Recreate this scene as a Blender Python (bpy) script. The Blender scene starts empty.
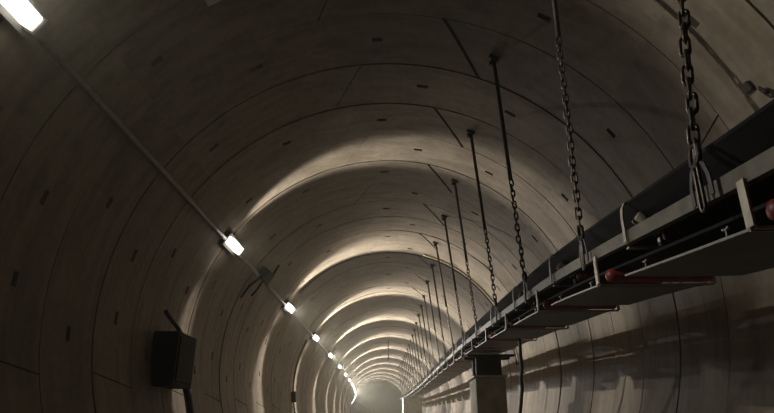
import bpy, math, random
from mathutils import Vector, Matrix
random.seed(7)
C = bpy.context.scene.collection
SC = 1.4                    # tunnel units -> metres (lining radius 2.75 units = 3.85 m)
R = 2.75
sin, cos, rad, pi = math.sin, math.cos, math.radians, math.pi

# ------------------------------------------------------------------ tunnel axis
def axis(s):
    x = -.177 - .00134 * s * s / 2
    z = 1.069 + .00056 * s * s / 2
    if s > 50: x += .00024 * (s - 50) ** 2
    if s > 58: z -= .00056 * (s - 58) ** 2
    return x, z
def W(s, lx, lz):
    x, z = axis(s)
    return Vector((x + lx, s, z + lz))
def WC(s, deg, r=R):
    return W(s, r * cos(rad(deg)), r * sin(rad(deg)))

# ------------------------------------------------------------------ mesh helpers
class MB:
    def __init__(self): self.v, self.f = [], []
    def quad_strip(self, rows, closed=False):
        b = len(self.v); n = len(rows[0])
        for r_ in rows: self.v += [Vector(p) for p in r_]
        for i in range(len(rows) - 1):
            for j in range(n if closed else n - 1):
                k = (j + 1) % n
                self.f.append((b + i*n + j, b + i*n + k, b + (i+1)*n + k, b + (i+1)*n + j))
        return b, n
    def sweep(self, rings):
        """closed rings lofted with end caps"""
        b, n = self.quad_strip(rings, True)
        self.f.append(tuple(b + j for j in range(n))[::-1])
        e = b + (len(rings) - 1) * n
        self.f.append(tuple(e + j for j in range(n)))
    def hexa(self, a, bq):
        self.sweep([a, bq])
    def box(self, s0, s1, x0, x1, z0, z1, ch=0.0):
        """box in tunnel coordinates, optionally with chamfered long edges"""
        if ch:
            prof = [(x0+ch, z0), (x1-ch, z0), (x1, z0+ch), (x1, z1-ch), (x1-ch, z1), (x0+ch, z1), (x0, z1-ch), (x0, z0+ch)]
            inn = [(x0+2*ch, z0+ch), (x1-2*ch, z0+ch), (x1-ch, z0+2*ch), (x1-ch, z1-2*ch), (x1-2*ch, z1-ch), (x0+2*ch, z1-ch), (x0+ch, z1-2*ch), (x0+ch, z0+2*ch)]
            self.sweep([[W(s0, *p) for p in inn], [W(s0+ch, *p) for p in prof], [W(s1-ch, *p) for p in prof], [W(s1, *p) for p in inn]])
        else:
            prof = [(x0, z0), (x1, z0), (x1, z1), (x0, z1)]
            self.sweep([[W(s0, *p) for p in prof], [W(s1, *p) for p in prof]])
    def rbox(self, s0, s1, deg, r0, r1, hw, ch=0.01):
        """box on the lining: radial r0..r1, tangential half width hw"""
        t = Vector((-sin(rad(deg)), 0, cos(rad(deg)))); n = Vector((cos(rad(deg)), 0, sin(rad(deg))))
        def ring(s, k):
            c = W(s, 0, 0)
            return [c + n*(r0+k) + t*(-hw+k), c + n*(r1-k) + t*(-hw+k), c + n*(r1-k) + t*(hw-k), c + n*(r0+k) + t*(hw-k)]
        self.sweep([ring(s0, ch), ring(s0+ch, 0), ring(s1-ch, 0), ring(s1, ch)])
    def tube(self, pts, r, n=8, closed=False):
        pts = [Vector(p) for p in pts]; m = len(pts); rings = []; ref = None
        for i, p in enumerate(pts):
            a = pts[(i-1) % m] if closed or i else p
            c = pts[(i+1) % m] if closed or i < m-1 else p
            t = (c - a).normalized()
            if ref is None: ref = t.orthogonal().normalized()
            u = (ref - t * ref.dot(t)).normalized(); ref = u
            w = t.cross(u)
            rr = r(i / max(1, m-1)) if callable(r) else r
            rings.append([p + (u*cos(2*pi*k/n) + w*sin(2*pi*k/n)) * rr for k in range(n)])
        if closed:
            rings.append(rings[0]); self.quad_strip(rings, True)
        else: self.sweep(rings)
    def strap(self, pts, side, w, th):
        """flat bar along pts, w wide in direction side, th thick"""
        pts = [Vector(p) for p in pts]; side = Vector(side).normalized(); rings = []
        for i, p in enumerate(pts):
            t = (pts[min(i+1, len(pts)-1)] - pts[max(i-1, 0)]).normalized()
            nn = t.cross(side).normalized()
            rings.append([p + side*w/2 + nn*th/2, p - side*w/2 + nn*th/2, p - side*w/2 - nn*th/2, p + side*w/2 - nn*th/2])
        self.sweep(rings)
    def link(self, c, ax, sd, L, wd, r, n=6, k=5):
        """oval chain link centred at c, long axis ax, lying in plane ax/sd"""
        c = Vector(c); pts = []
        h = L/2 - wd/2
        for i in range(k+1): a = pi*i/k; pts.append(c + ax*(h + sin(a)*wd/2) + sd*(cos(a)*wd/2))
        for i in range(k+1): a = pi*i/k; pts.append(c - ax*(h + sin(a)*wd/2) - sd*(cos(a)*wd/2))
        self.tube(pts, r, n, True)
    def build(self, name, mat, parent=None, smooth=False):
        me = bpy.data.meshes.new(name)
        me.from_pydata([v * SC for v in self.v], [], self.f)
        o = bpy.data.objects.new(name, me); C.objects.link(o)
        if mat: me.materials.append(mat)
        off = Vector((0, 0, 0)); p = parent
        while p: off += Vector(p.location); p = p.parent
        if parent: o.parent = parent
        else:
            off = sum((Vector(v.co) for v in me.vertices), Vector()) / max(1, len(me.vertices)); o.location = off
        for v in me.vertices: v.co -= off
        import bmesh
        bm = bmesh.new(); bm.from_mesh(me)
        bmesh.ops.recalc_face_normals(bm, faces=bm.faces); bm.to_mesh(me); bm.free()
        if smooth:
            for q in me.polygons: q.use_smooth = True
        return o

def tag(o, label, cat, group=None, kind=None):
    if label: o['label'] = label
    if cat: o['category'] = cat
    if group: o['group'] = group
    if kind: o['kind'] = kind
    return o
def thing(name, at, label, cat, group=None):
    o = bpy.data.objects.new(name, None); o.location = at * SC; o.empty_display_size = .1
    C.objects.link(o); return tag(o, label, cat, group)
ORD = ['first', 'second', 'third', 'fourth', 'fifth', 'sixth', 'seventh', 'eighth', 'ninth', 'tenth', 'eleventh', 'twelfth',
       'thirteenth', 'fourteenth', 'fifteenth', 'sixteenth', 'seventeenth', 'eighteenth', 'nineteenth', 'twentieth',
       'twenty-first', 'twenty-second', 'twenty-third', 'twenty-fourth', 'twenty-fifth', 'twenty-sixth', 'twenty-seventh', 'twenty-eighth']

# ------------------------------------------------------------------ materials
def mat(name, col, rough=.6, metal=0., var=.25, scale=6., bump=0., spec=.5, col2=None):
    m = bpy.data.materials.new(name); m.use_nodes = True; nt = m.node_tree; b = nt.nodes['Principled BSDF']
    b.inputs['Roughness'].default_value = rough; b.inputs['Metallic'].default_value = metal
    b.inputs['Specular IOR Level'].default_value = spec
    tc = nt.nodes.new('ShaderNodeTexCoord'); nz = nt.nodes.new('ShaderNodeTexNoise')
    nz.inputs['Scale'].default_value = scale; nz.inputs['Detail'].default_value = 6
    nt.links.new(tc.outputs['Object'], nz.inputs['Vector'])
    rp = nt.nodes.new('ShaderNodeValToRGB'); e = rp.color_ramp.elements
    c2 = col2 or tuple(c * (1 - var) for c in col)
    e[0].position = .32; e[0].color = (*c2, 1); e[1].position = .68; e[1].color = (*[min(1, c * (1 + var*.4)) for c in col], 1)
    nt.links.new(nz.outputs['Fac'], rp.inputs['Fac']); nt.links.new(rp.outputs['Color'], b.inputs['Base Color'])
    if bump:
        bp = nt.nodes.new('ShaderNodeBump'); bp.inputs['Strength'].default_value = bump; bp.inputs['Distance'].default_value = .02
        nt.links.new(nz.outputs['Fac'], bp.inputs['Height']); nt.links.new(bp.outputs['Normal'], b.inputs['Normal'])
    return m
def concrete():
    m = bpy.data.materials.new('lining_concrete'); m.use_nodes = True; nt = m.node_tree; b = nt.nodes['Principled BSDF']
    N = nt.nodes.new; L = nt.links.new
    b.inputs['Roughness'].default_value = CON_ROUGH; b.inputs['Specular IOR Level'].default_value = .16
    tc = N('ShaderNodeTexCoord')
    n1 = N('ShaderNodeTexNoise'); n1.inputs['Scale'].default_value = .55; n1.inputs['Detail'].default_value = 7; n1.inputs['Roughness'].default_value = .6
    n2 = N('ShaderNodeTexNoise'); n2.inputs['Scale'].default_value = 9; n2.inputs['Detail'].default_value = 8
    mp = N('ShaderNodeMapping'); mp.inputs['Scale'].default_value = (1.6, 4.5, .5)     # damp streaks running down the rings
    n3 = N('ShaderNodeTexNoise'); n3.inputs['Scale'].default_value = 1.1; n3.inputs['Detail'].default_value = 5
    L(tc.outputs['Object'], n1.inputs['Vector']); L(tc.outputs['Object'], n2.inputs['Vector'])
    L(tc.outputs['Object'], mp.inputs['Vector']); L(mp.outputs['Vector'], n3.inputs['Vector'])
    r1 = N('ShaderNodeValToRGB'); e = r1.color_ramp.elements
    e[0].position = .3; e[0].color = (*CON_A, 1); e[1].position = .7; e[1].color = (*CON_B, 1)
    L(n1.outputs['Fac'], r1.inputs['Fac'])
    r3 = N('ShaderNodeValToRGB'); e = r3.color_ramp.elements
    e[0].position = .35; e[0].color = (.72, .70, .66, 1); e[1].position = .6; e[1].color = (1, 1, 1, 1)
    L(n3.outputs['Fac'], r3.inputs['Fac'])
    r2 = N('ShaderNodeValToRGB'); e = r2.color_ramp.elements
    e[0].position = .3; e[0].color = (.82, .82, .82, 1); e[1].position = .6; e[1].color = (1, 1, 1, 1)
    L(n2.outputs['Fac'], r2.inputs['Fac'])
    m1 = N('ShaderNodeMixRGB'); m1.blend_type = 'MULTIPLY'; m1.inputs[0].default_value = 1
    m2 = N('ShaderNodeMixRGB'); m2.blend_type = 'MULTIPLY'; m2.inputs[0].default_value = 1
    L(r1.outputs['Color'], m1.inputs[1]); L(r3.outputs['Color'], m1.inputs[2])
    L(m1.outputs['Color'], m2.inputs[1]); L(r2.outputs['Color'], m2.inputs[2]); L(m2.outputs['Color'], b.inputs['Base Color'])
    bp = N('ShaderNodeBump'); bp.inputs['Strength'].default_value = .12; bp.inputs['Distance'].default_value = .02
    L(n2.outputs['Fac'], bp.inputs['Height']); L(bp.outputs['Normal'], b.inputs['Normal'])
    return m
CON_ROUGH = .66
CON_A = (.20, .163, .123); CON_B = (.30, .244, .180)
LAMP_E = 6.
M = dict(
    con=concrete(),
    floor=mat('floor_concrete', (.20, .18, .15), .8, 0, .4, 2., .2),
    rail=mat('stringer_paint', (.155, .135, .10), .55, .2, .35, 9.),
    stand=mat('bracket_paint', (.55, .50, .40), .55, .2, .3, 14.),
    rubber=mat('belt_rubber', (.010, .010, .009), .8, 0, .3, 5., .1, .15),
    tray=mat('tray_steel', (.10, .10, .095), .65, .2, .25, 4.),
    lip=mat('tray_lip_steel', (.26, .25, .22), .5, .5, .2, 20.),
    red=mat('roller_red', (.22, .025, .022), .5, 0, .4, 12.),
    roller=mat('roller_pale', (.45, .38, .28), .5, .1, .3, 12.),
    steel=mat('rod_steel', (.045, .035, .026), .55, .5, .4, 30.),
    chain=mat('chain_steel', (.13, .11, .09), .45, .85, .5, 40.),
    strap=mat('strap_steel', (.11, .11, .115), .5, .6, .3, 20.),
    dark=mat('dark_enamel', (.009, .006, .005), .7, 0, .3, 6., 0., .12),
    cable=mat('cable_black', (.012, .011, .010), .6, 0, .2, 10.),
    hose=mat('hose_tan', (.30, .23, .12), .5, 0, .3, 10.),
    pipe=mat('conduit_grey', (.26, .235, .20), .45, .3, .25, 12.),
    house=mat('lamp_housing', (.16, .15, .13), .5, .3, .2, 10.),
    pier=mat('pier_concrete', (.36, .32, .24), .8, 0, .3, 4., .2),
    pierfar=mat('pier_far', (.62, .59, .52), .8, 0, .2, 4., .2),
    plate=mat('pale_plate', (.62, .58, .50), .6, 0, .2, 10.),
)
def emit(name, col, e):
    m = bpy.data.materials.new(name); m.use_nodes = True; nt = m.node_tree
    b = nt.nodes['Principled BSDF']; b.inputs['Base Color'].default_value = (.8, .8, .75, 1)
    b.inputs['Emission Color'].default_value = (*col, 1); b.inputs['Emission Strength'].default_value = e
    return m

# ------------------------------------------------------------------ setting: segment lining
PITCH = .835; S0 = 4.64
JE = [(77, 67.5), (-22, -22), (145, 131.5), (212, 212)]       # joints of one ring, start/end angle
JO = [(95, 103), (23.5, 20), (192, 194)]
PE = [91, 65.6, 36, 118, 160, 186, 204]
PO = [80.5, 58, 30, 106, 135, 166, 180]
def columns(th0, th1, joints, pockets, fine):
    """list of (start angle, end angle, joint depth, pocket flag)"""
    js = [j for j in joints if th0 + 3 < min(j) and max(j) < th1 - 3]
    cols = []; blocked = []
    for a, b in js:
        lo = min(a, b) - 5; hi = max(a, b) + 5
        blocked.append((lo, hi)); w = .46 if a == 77 else .12
        for t in ((.0, .4, .75) if fine else (0, .5)): cols.append((lo + (a-w-lo)*t, lo + (b-w-lo)*t, 0, 0))
        cols += [(a-w-.02, b-w-.02, 0, 0), (a-w, b-w, 1, 0), (a+w, b+w, 1, 0), (a+w+.02, b+w+.02, 0, 0)]
        for t in ((.25, .6, 1.) if fine else (.5, 1)): cols.append((a+w + (hi-a-w)*t, b+w + (hi-b-w)*t, 0, 0))
    if fine:
        for p in pockets:
            if th0 + 2 < p < th1 - 2 and not any(lo - 2 < p < hi + 2 for lo, hi in blocked):
                blocked.append((p-1.9, p+1.9)); w = random.uniform(1.0, 1.35)
                for q, fl in ((-w-.1, 0), (-w, 1), (0, 1), (w, 1), (w+.1, 0)): cols.append((p+q, p+q, 0, fl))
    st = 3. if fine else 5.
    n = round((th1 - th0) / st)
    for i in range(n + 1):
        t = th0 + (th1 - th0) * i / n
        if i in (0, n) or not any(lo < t < hi for lo, hi in blocked): cols.append((t, t, 0, 0))
    cols.sort(key=lambda c: c[0] + c[1])
    return cols
def lining(name, th0, th1, s_from, s_to):
    mb = MB(); rnd = random.Random(11)
    k0 = math.floor((s_from - S0) / PITCH); k1 = math.ceil((s_to - S0) / PITCH)
    for k in range(k0, k1):
        a = S0 + k * PITCH; even = k % 2 == 0; fine = k < 30
        cols = columns(th0, th1, JE if even else JO, PE if even else PO, fine)
        random.seed(k * 13 + 5); off = random.uniform(-.007, .007); ph = random.uniform(0, 6.28)
        g = .0065
        if fine: rows = [(0, 1, 0), (g/PITCH, 1, 0), (g/PITCH + .002, 0, 0), (.22, 0, 0), (.453, 0, 0), (.460, 0, 1), (.52, 0, 1), (.527, 0, 0), (.78, 0, 0), (1 - g/PITCH - .002, 0, 0), (1 - g/PITCH, 1, 0), (1, 1, 0)]
        else: rows = [(0, 1, 0), (g/PITCH, 1, 0), (g/PITCH + .002, 0, 0), (.5, 0, 0), (1 - g/PITCH - .002, 0, 0), (1 - g/PITCH, 1, 0), (1, 1, 0)]
        grid = []
        for t, gr, pk in rows:
            line = []
            for ca, cb, jd, pf in cols:
                th = ca + (cb - ca) * t
                r = R + off + .004 * sin(rad(th) * 2 + ph)
                if gr: r = R + .03
                elif jd: r += .035
                elif pk and pf: r += .06
                line.append(WC(a + t * PITCH, th, r))
            grid.append(line)
        mb.quad_strip(grid)
    o = mb.build(name, M['con']); o['kind'] = 'structure'
    return o
S_END = 132
lining('ceiling', 40, 140, -3, S_END)
lining('wall_left', 140, 232, -3, S_END)
lining('wall_right', -52, 40, -3, S_END)
mb = MB(); FZ = -2.1
rows = []
for i in range(70):
    s = -4 + (S_END + 4) * i / 69
    rows.append([W(s, x, FZ) for x in (-1.85, -.9, -.85, .85, .9, 1.85)])
mb.quad_strip(rows); o = mb.build('floor', M['floor']); o['kind'] = 'structure'

# ------------------------------------------------------------------ lamps along the left haunch
TH = 147.4
lamp_s = [2.85] + [8.06 + 4.724 * k for k in range(25)]
def lamp(s, i):
    n = ORD[i]
    lab = {0: 'nearest glaring tunnel lamp cut off by the top left edge of the view',
           1: 'second tunnel lamp, bright bar at the end of the visible pale conduit on left wall'}.get(i, f'{n} glowing tunnel lamp from the near end of the curving row on the left wall')
    t = thing('tunnel_lamp', WC(s, TH, R - .02), lab, 'lamp', 'lamps in a row on the left wall')
    hw = .055
    b = MB(); b.rbox(s - .34, s + .28, TH, 2.675, 2.745, .10, .012); b.build('mounting_bracket', M['house'], t)
    b = MB(); b.rbox(s + .19, s + .26, TH, 2.57, 2.675, .07, .012); b.build('housing', M['house'], t)
    b = MB(); b.rbox(s - .32, s + .20, TH, 2.585, 2.675, hw, .025)
    d = b.build('diffuser', M['lampmat'], t)
    li = bpy.data.lights.new('lamp_light', 'POINT'); li.energy = LAMP_W * POW.get(i, 1.); li.color = LC; li.shadow_soft_size = .03 * SC
    li.use_nodes = True; n_ = li.node_tree; ie = n_.nodes.new('ShaderNodeTexIES'); ie.mode = 'INTERNAL'; ie.ies = IES[i == 1]
    n_.links.new(ie.outputs[0], n_.nodes['Emission'].inputs['Strength'])
    lo = bpy.data.objects.new('lamp_light', li); C.objects.link(lo); lo.parent = t
    lo.location = (WC(s - .04, TH, 2.545) - WC(s, TH, R - .02)) * SC
    yv = Vector((-cos(rad(TH)), 0, -sin(rad(TH)))); zv = Vector((0, 1, 0)); xv = yv.cross(zv).normalized()     # beam axis -Z looks back along the tunnel, Y points off the wall
    if i == 0: zv = (Vector((0, 1, 0)) - yv * .24).normalized(); yv = zv.cross(xv)
    lo.rotation_euler = Matrix((xv, yv, zv)).transposed().to_euler()
    return t
# photometric distribution of the floodlight: a wide batwing with a cut-off in its own plane
va = [0, 30, 45, 55, 63, 70, 76, 82, 88, 91, 94, 97, 105, 180]
cd = [30, 60, 130, 270, 420, 570, 710, 820, 800, 450, 110, 0, 0, 0]
ha = list(range(0, 361, 10))
def hfac(h):                                        # 0 towards the wall, 180 off the wall
    c = -cos(rad(h))
    return (1 - .5 * max(0., sin(rad(h)))) * (.025 * max(0., min(1., (c + .8) / .5)) + .975 * max(0., min(1., (c + (.17 if sin(rad(h)) > 0 else .36)) / .7)))
def low(v, h):                                      # shallow rays go mostly across the tunnel
    return 1. if v > 66 else .25 + 1.3 * max(0., -cos(rad(h - 12))) ** 2
IES = []
for nm, tight in (('floodlight.ies', 1.), ('narrow_floodlight.ies', .16)):
    tx = bpy.data.texts.new(nm); IES.append(tx)
    tx.write('IESNA:LM-63-1995\nTILT=NONE\n1 1000 1 %d %d 1 2 0 0 0\n1 1 50\n%s\n%s\n' % (len(va), len(ha), ' '.join(map(str, va)), ' '.join(map(str, ha))))
    for h in ha: tx.write(' '.join('%.1f' % (q * hfac(h) * low(v, h) * (tight if v < 72 else 1.)) for v, q in zip(va, cd)) + '\n')
LAMP_W = 80.; POW = {0: .11, 1: .19, 2: .52, 3: .76, **{k: .03 for k in range(13, 40)}}
LC = (1., .965, .90)
M['lampmat'] = emit('lamp_glow', LC, LAMP_E)
for i, s in enumerate(lamp_s): lamp(s, i)
# conduit feeding the lamps
runs = []
for i in range(14):
    a0 = -1.0 if i == 0 else lamp_s[i-1] + .29; a1 = lamp_s[i] - .36
    lab = {0: 'pale conduit length leading up to the nearest lamp at the top left edge', 1: 'long pale conduit between the nearest lamp and the second lamp on the left wall',
           2: 'conduit length from the junction box on to the third lamp on left wall'}.get(i, f'conduit length ending at the {ORD[i]} lamp from the near end of the row')
    if i == 2: runs.append((a0, 9.84, 'short conduit length between the second lamp and the dark junction box')); a0 = 10.50
    runs.append((a0, a1, lab))
for a0, a1, lab in runs:
    n = max(2, round((a1 - a0) / .5))
    mb = MB(); mb.tube([WC(a0 + (a1 - a0) * q / n, TH + .3, R - .05) for q in range(n + 1)], .030, 8)
    tag(mb.build('conduit', M['pipe'], smooth=True), lab, 'conduit', 'conduit lengths between the lamps')
# clutter behind the second lamp
t = thing('junction_box', WC(10.05, TH, R - .05), 'small dark junction box with stub arms on left wall beyond the second lamp', 'junction box')
b = MB(); b.rbox(9.85, 10.3, TH - 1.5, 2.60, 2.74, .10, .012); b.build('casing', M['dark'], t)
for q, (a0, a1) in enumerate(((9.72, 158), (10.2, 155), (10.45, 139))):
    b = MB(); b.tube([WC(9.95 + .2*q, TH, 2.68), WC(a0, (TH + a1)/2, 2.69), WC(a0, a1, 2.725)], .022, 6); b.build('stub_arm', M['dark'], t)

# pale fitting at top of frame
t = thing('ceiling_fitting', WC(4.0, 120.5, R - .03), 'small pale fitting on the dark ceiling at the top edge of the view', 'fitting')
b = MB(); b.rbox(3.82, 3.93, 120.5, 2.68, 2.745, .085, .012); b.build('base', M['plate'], t)
b = MB(); b.tube([WC(3.86, 118.7, 2.70), WC(3.93, 117.6, 2.69), WC(3.97, 117.2, 2.72)], .022, 8); b.build('spout', M['plate'], t, True)

# ------------------------------------------------------------------ belt conveyor
TAB = [(-1, -.56), (0, -.46), (1.54, -.305), (2.2, -.231), (3.32, -.102), (4.3, -.01), (5.6, .071), (7.5, .18), (10.4, .31), (15, .43), (20, .50), (30, .56), (60, .62)]
def rz(s):
    for (a, p), (b, q) in zip(TAB, TAB[1:]):
        if s <= b:
            t = (s - a) / (b - a); return p + (q - p) * t
    return TAB[-1][1]
def rzs(s): return (rz(s-.5) + rz(s-.25) + rz(s) + rz(s+.25) + rz(s+.5)) / 5
XN, XF = 1.25, 1.86
conv = thing('belt_conveyor', W(6, 1.55, rzs(6)), 'long belt conveyor slung from the ceiling chains along the right wall', 'conveyor')
def path(s0, s1, st):
    n = max(2, round((s1 - s0) / st)); return [s0 + (s1 - s0) * i / n for i in range(n + 1)]
SP = path(.3, 12, .3) + path(12.6, 46, .8)
for x, sg in ((XN, 1), (XF, -1)):                     # channel stringers, flanges turned inwards
    b = MB(); h, fl, th = .062, .035, .008
    prof = [(0, 0), (fl, 0), (fl, -th), (th, -th), (th, -h+th), (fl, -h+th), (fl, -h), (0, -h)]
    b.sweep([[W(s, x + sg*px, rzs(s) + pz) for px, pz in prof] for s in SP])
    b.build('side_rail', M['rail'], conv)
b = MB()                                               # troughed carrying strand
up = [(1.278, .150), (1.318, .105), (1.368, .055), (1.42, .025), (1.69, .025), (1.74, .035), (1.79, .058), (1.84, .085)]
pr = up + [(x, z - .013) for x, z in up[::-1]]
b.sweep([[W(s, x, rzs(s) + z) for x, z in pr] for s in SP]); b.build('carrying_belt', M['rubber'], conv, False)
b = MB()                                               # flat return strand
pr = [(1.31, -.135), (1.80, -.135), (1.80, -.122), (1.31, -.122)]
b.sweep([[W(s, x, rzs(s) + z) for x, z in pr] for s in SP]); b.build('return_belt', M['rubber'], conv)
def roller(b, s, x0, z0, x1, z1, r):
    p0, p1 = W(s, x0, z0), W(s, x1, z1); d = p1 - p0
    b.tube([p0 + d*t for t in (0, .02, .06, .94, .98, 1)], lambda t: r * (.35 if t < .1 or t > .9 else .85 if t < .3 or t > .7 else 1.), 12)
s = 1.25; k = 0                                       # carrying idlers: stand with three rollers
while s < 44:
    z = rzs(s); st = MB()
    for x, sg in ((XN - .012, 1), (XF + .012, -1)):
        st.strap([W(s, x, z-.06), W(s, x, z+.06), W(s, x + .004*sg, z+.105), W(s, x + .018*sg, z+.135), W(s, x + .034*sg, z+.138)] if sg > 0 else [W(s, x, z-.06), W(s, x, z+.04), W(s, x + .01*sg, z+.07)], (0, 1, 0), .030, .008)
    st.strap([W(s+.045, XN + .01, z-.075), W(s+.045, XF - .01, z-.075)], (0, 1, 0), .035, .008)
    for xx in (1.41, 1.70): st.strap([W(s+.03, xx, z-.075), W(s+.03, xx, z-.03)], (0, 1, 0), .03, .006)
    so = st.build('idler_stand', M['stand'], conv)
    if s < 22:
        for a, c, m_ in (((1.298, .070), (1.405, -.012), 'roller'), ((1.42, -.022), (1.69, -.022), 'red'), ((1.705, -.010), (1.825, .03), 'roller')):
            b = MB(); roller(b, s, a[0], z + a[1], c[0], z + c[1], .033); o = b.build('roller', M[m_], so, True)
            if m_ == 'red': o['label'] = 'red centre roller'
    s += 1.40; k += 1
s = 1.71; k = 0                                       # return idlers and spill trays
while s < 44:
    z = rzs(s); st = MB()
    for x, sg in ((XN - .006, 1), (XF + .006, -1)):
        st.strap([W(s-.005, x, z-.05), W(s-.005, x, z-.13), W(s-.005, x, z-.165), W(s-.005, x, z-.205)], (0, 1, 0), .040, .009)
    st.strap([W(s, XN, z-.208), W(s, XF, z-.208)], (0, 1, 0), .028, .010)
    so = st.build('return_bracket', M['stand'], conv)
    if s < 22:
        b = MB(); roller(b, s - .055, 1.275, z-.168, 1.835, z-.168, .038); b.build('return_roller', M['red'], so, True)
    # tray slung between this bracket and the next
    s1 = s + (1.02 if k != 1 else 1.0); b = MB(); rows = []
    for q in path(s + .005, s1, .1):
        zz = rzs(q) - .208
        rows.append([W(q, x, zz + dz) for x, dz in ((1.245, .0), (1.52, -.004), (1.79, .0), (1.79, -.006), (1.52, -.010), (1.245, -.006))])
    b.sweep(rows); tr = b.build('spill_tray', M['tray'], conv)
    b = MB()
    b.sweep([[W(q, x, rzs(q) - .208 + dz) for x, dz in ((1.240, -.007), (1.246, -.007), (1.246, .002), (1.240, .002))] for q in path(s + .005, s1, .1)])
    b.sweep([[W(s + ds, x, z - .208 + dz + (.012 if x > 1.80 else 0)) for ds, dz in ((-.004, -.010), (.004, -.010), (.004, .002), (-.004, .002))] for x in (1.24, 1.5, 1.79, 1.83)])
    b.build('folded_edge', M['lip'], tr)
    if s < 8:
        for q, x in ((s + .16, 1.262), (s + .82, 1.262), (s + .02, 1.70)):
            zz = rzs(q) - .206; b = MB()
            b.strap([W(q, x, zz), W(q, x, zz + .030)], (0, 1, 0), .008, .006)
            b.strap([W(q - .020, x, zz + .036), W(q, x, zz + .030), W(q + .020, x, zz + .036)], (1, 0, 0), .010, .006)
            b.build('lug', M['lip'], tr)
    s += 1.42; k += 1

# ------------------------------------------------------------------ hangers: rod + chain from ceiling socket to near rail
def hanger(s, i, top, rodz, detail):
    zb = rzs(s) - .01; xb = XN - .024
    tp = W(s, top[0], top[1]); s_top = s; s = s - ([0, .08, .2, .3, .2, .2, .1, .1] + [.1] * 40)[i]; zb = rzs(s) - .01; bt = W(s, xb, zb + .11)
    n = ORD[i]
    lab = {0: 'thick steel chain hanging at the right, nearest of the row, clamped to the conveyor rail',
           1: 'second hanging chain from the right, hooked on the conveyor rail',
           2: 'dark hanger rod and chain with the highest ceiling socket in view'}.get(i, f'{n} dark hanger rod with chain, counted from the nearest chain at the right')
    t = thing('hanging_chain', tp, lab, 'chain hanger', 'rod and chain hangers carrying the conveyor')
    ax = (bt - tp).normalized()
    a = math.degrees(math.atan2(top[1], top[0]))
    b = MB(); b.rbox(s_top - .05, s_top + .05, a, 2.712, R + .05, .05, .008); b.build('anchor_plate', M['steel'], t)
    b = MB(); b.rbox(s_top - .02, s_top + .02, a, 2.66, 2.715, .022, .006); b.build('eye_lug', M['steel'], t)
    tr = (top[1] - rodz) / (top[1] - zb - .11)
    pe = tp + (bt - tp) * tr
    b = MB(); b.tube([tp - ax * .02, pe], .019 if s > 2.5 else .017, 8); b.build('rod', M['steel'], t, True)
    L = .085 if i == 0 else .075; st = L * (.74); r = .0078 if i == 0 else .0075; wd = .031 if i == 0 else .031
    sx = ax.cross(Vector((0, 1, 0))).normalized(); sy = ax.cross(sx)
    nl = max(3, int((bt - pe).length / st)); st = (bt - pe).length / nl
    if detail:
        for q in range(nl):
            b = MB(); an = .5 + (pi/2 if q % 2 else 0) + random.uniform(-.25, .25)
            jit = Vector((random.uniform(-.004, .004), random.uniform(-.004, .004), 0))
            b.link(pe + ax * st * (q + .5) + jit, ax, sx * cos(an) + sy * sin(an), L, wd, r, 6, 5)
            b.build('link', M['chain'], t, True)
    else:
        b = MB()
        for q in range(nl):
            an = .5 + (pi/2 if q % 2 else 0)
            b.link(pe + ax * st * (q + .5), ax, sx * cos(an) + sy * sin(an), L, wd, r, 5, 3)
        b.build('chain', M['chain'], t)
    # shackle and the two straps that hold the rail
    b = MB(); b.link(bt - ax*.012, ax, sy, .085, .06, .010, 6, 6); b.build('shackle', M['steel'], t, True)
    for sg in (-1, 1):
        b = MB()
        p = [bt + ax * .01, W(s + sg * .04, xb, zb + .075), W(s + sg * .062, xb, zb + .02), W(s + sg * .064, xb, zb - .052)]
        b.strap(p, (0, 1, 0), .022 if i == 0 else .016, .006); b.build('strap', M['strap'], t)
    b = MB(); b.link(W(s, xb - .006, zb - .005), Vector((0, 0, 1)), Vector((0, 1, 0)), .17, .03, .007, 6, 5); b.build('rail_loop', M['chain'], t, True)
hs = [1.90, 3.33, 5.05, 6.67, 8.30, 9.98, 11.63, 13.42, 15.08, 16.86] + [18.36 + 1.67 * q for q in range(15)]
anch = {2: (1.15, 2.5), 3: (1.10, 2.52), 4: (1.04, 2.545), 5: (1.01, 2.56), 6: (.96, 2.578), 7: (1.0, 2.56)}
random.seed(3)
for i, s in enumerate(hs):
    top = anch.get(i, (1.51, 2.31) if i == 0 else (1.28, 2.43) if i == 1 else (.98, 2.57))
    hanger(s, i, top, [1.5, 1.42, 1.08, 1.12, 1.2, 1.15, 1.2][i] if i < 7 else 1.25, s < 8)

# loose chain end on the right wall
t = thing('chain_stub', WC(3.36, 23, R - .02), 'short loose chain hanging from a plate on the upper right wall', 'chain')
b = MB(); b.rbox(3.36, 3.44, 23.2, 2.705, R - .022, .032, .008); b.build('anchor_plate', M['steel'], t)
p0 = WC(3.30, 21.6, 2.70); p1 = WC(3.12, 16.5, 2.68); ax = (p1 - p0).normalized(); sx = ax.orthogonal().normalized(); sy = ax.cross(sx)
for q in range(5):
    b = MB(); an = pi/2 * (q % 2); b.link(p0 + ax * (.03 + .058 * q), ax, sx * cos(an) + sy * sin(an), .078, .034, .008, 6, 5); b.build('link', M['steel'], t, True)

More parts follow.
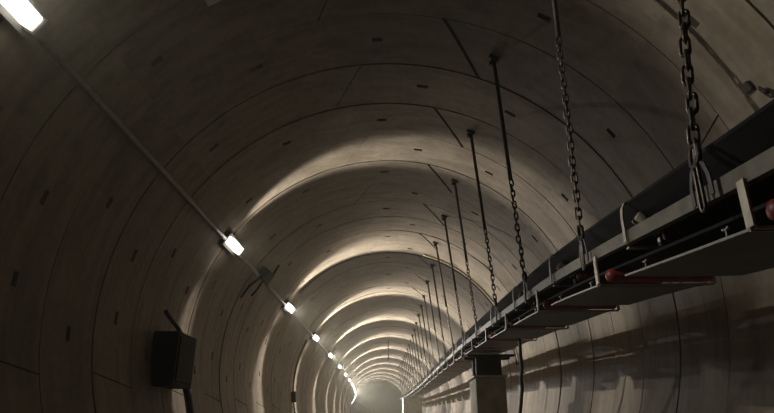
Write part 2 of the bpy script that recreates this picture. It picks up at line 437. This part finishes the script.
# ------------------------------------------------------------------ piers under the conveyor
def pier(name, s0, s1, x0, x1, top, label, m, cap):
    t = thing(name, W(s0, (x0+x1)/2, FZ), label, 'pier')
    b = MB(); b.box(s0, s1, x0, x1, FZ, top - .03, .012); b.build('shaft', m, t)
    b = MB(); b.box(s0 - .03, s1 + .03, x0 - .03, x1 + .03, top - .03, top, .008); b.build('cap_plate', cap, t)
    return t
pier('concrete_pier', 9.0, 9.8, 1.30, 1.74, -.32, 'square pale pier with steel cap under the conveyor in the foreground', M['pier'], M['stand'])
t = thing('support_frame', W(9.35, 1.5, -.32), 'dark steel trestle on the near pier carrying the conveyor', 'trestle')
ft = rzs(9.0) - .25
for s in (9.1, 9.5):
    b = MB()
    b.sweep([[W(q, x, z) for x, z in ((1.33, -.318), (1.71, -.318), (1.71, ft - .04), (1.92, ft - .03), (1.92, ft), (1.20, ft), (1.20, ft - .03), (1.33, ft - .04))] for q in (s, s + .12)])
    b.build('bolster', M['dark'], t)
b = MB(); b.box(9.22, 9.5, 1.36, 1.40, -.25, -.15); b.box(9.22, 9.5, 1.64, 1.68, -.25, -.15); b.build('tie_bar', M['dark'], t)
pier('concrete_pier', 30.0, 31.5, .74, 1.66, .22, 'far grey pier below the vanishing end of the conveyor', M['pierfar'], M['pierfar'])
# cable drop
mb = MB(); mb.tube([W(7.1, 1.6, rzs(7.1)-.16), W(7.12, 1.60, -.24), W(7.15, 1.612, -.38), W(7.2, 1.60, -.52), W(7.2, 1.605, -.62), W(7.25, 1.585, -.80), W(7.3, 1.555, -1.0), W(7.3, 1.54, -1.5), W(7.3, 1.54, FZ)], lambda t: .022, 8)
tag(mb.build('cable_drop', M['cable'], smooth=True), 'black cable dropping from the conveyor beside the near pier', 'cable')
# small hanging rod deep in the tunnel crown
mb = MB(); z1 = 2.74; mb.tube([W(28, -.02, z1), W(28, -.02, z1 - .5), W(28, -.02, z1 - .95)], .022, 6)
tag(mb.build('drop_rod', M['cable']), 'thin lone rod hanging from the crown deep in the tunnel', 'rod')

# ------------------------------------------------------------------ left wall: distribution box, hoops
t = thing('distribution_box', W(7.3, -2.6, -.3), 'dark distribution box with cables on the lower left wall', 'electrical box')
b = MB(); b.box(6.85, 7.5, -2.74, -2.44, -.60, .02, .012); b.build('casing', M['dark'], t)
b = MB(); b.box(6.91, 7.44, -2.445, -2.425, -.55, -.03, .006); b.build('door', M['dark'], t)
b = MB(); b.tube([W(7.25, -2.52, .0), W(7.1, -2.56, .10), W(6.9, -2.62, .22), W(6.86, -2.64, .26)], .026, 8); b.build('inlet_cable', M['cable'], t, True)
b = MB(); b.tube([W(7.5, -2.50, -.58), W(7.55, -2.48, -.70), W(7.62, -2.45, -.90), W(7.7, -2.4, -1.2), W(7.75, -2.3, -1.6), W(7.8, -1.9, FZ)], .05, 8); b.build('outlet_cable', M['cable'], t, True)
def arc(s, a0, a1, r, n=60, wob=0): return [WC(s + wob * sin(i * .35), a0 + (a1 - a0) * i / n, r) for i in range(n + 1)]
mb = MB(); mb.tube(arc(12.86, 4, 139, R - .035, 70), .020, 6)
tag(mb.build('cable_hoop', M['cable'], smooth=True), 'black cable hoop fixed around the crown beyond the second lamp', 'cable')
mb = MB(); mb.tube(arc(12.70, 4, 74, R - .03, 40, .02), .020, 6)
tag(mb.build('hose', M['hose'], smooth=True), 'tan hose beside the black hoop on the right haunch', 'hose')
t = thing('wall_cable', WC(16.8, 180, R - .03), 'dark cable with a small switch box curving down the left wall beyond the third lamp', 'cable')
b = MB(); b.tube(arc(16.8, 152, 222, R - .035, 40), .024, 6); b.build('cable', M['cable'], t, True)
b = MB(); b.rbox(16.6, 16.75, 186, 2.62, 2.745, .14, .01); b.build('switch_box', M['dark'], t)

# ------------------------------------------------------------------ haze, world, camera
wd = bpy.data.worlds.new('World'); bpy.context.scene.world = wd; wd.use_nodes = True
nt = wd.node_tree; nt.nodes['Background'].inputs[0].default_value = (0, 0, 0, 1); nt.nodes['Background'].inputs[1].default_value = 0
HAZE = .008
if HAZE:
    vs = nt.nodes.new('ShaderNodeVolumeScatter'); vs.inputs['Color'].default_value = (.43, .40, .315, 1)
    vs.inputs['Density'].default_value = HAZE; vs.inputs['Anisotropy'].default_value = .3
    nt.links.new(vs.outputs[0], nt.nodes['World Output'].inputs['Volume'])

cam = bpy.data.cameras.new('camera'); co = bpy.data.objects.new('camera', cam); C.objects.link(co)
cam.sensor_width = 36; cam.lens = 580.3 / 774 * 36; cam.clip_start = .05; cam.clip_end = 500
co.location = (0, 0, 0); co.rotation_euler = (pi/2 + .36884, 0, .028)
sc = bpy.context.scene; sc.camera = co
sc.view_settings.view_transform = 'Standard'; sc.view_settings.look = 'None'; sc.view_settings.gamma = 1
sc.view_settings.use_curve_mapping = False; sc.view_settings.exposure = 0.
sc.cycles.use_denoising = True; sc.cycles.use_light_tree = True
sc.cycles.max_bounces = 8; sc.cycles.diffuse_bounces = 5; sc.cycles.volume_bounces = 0
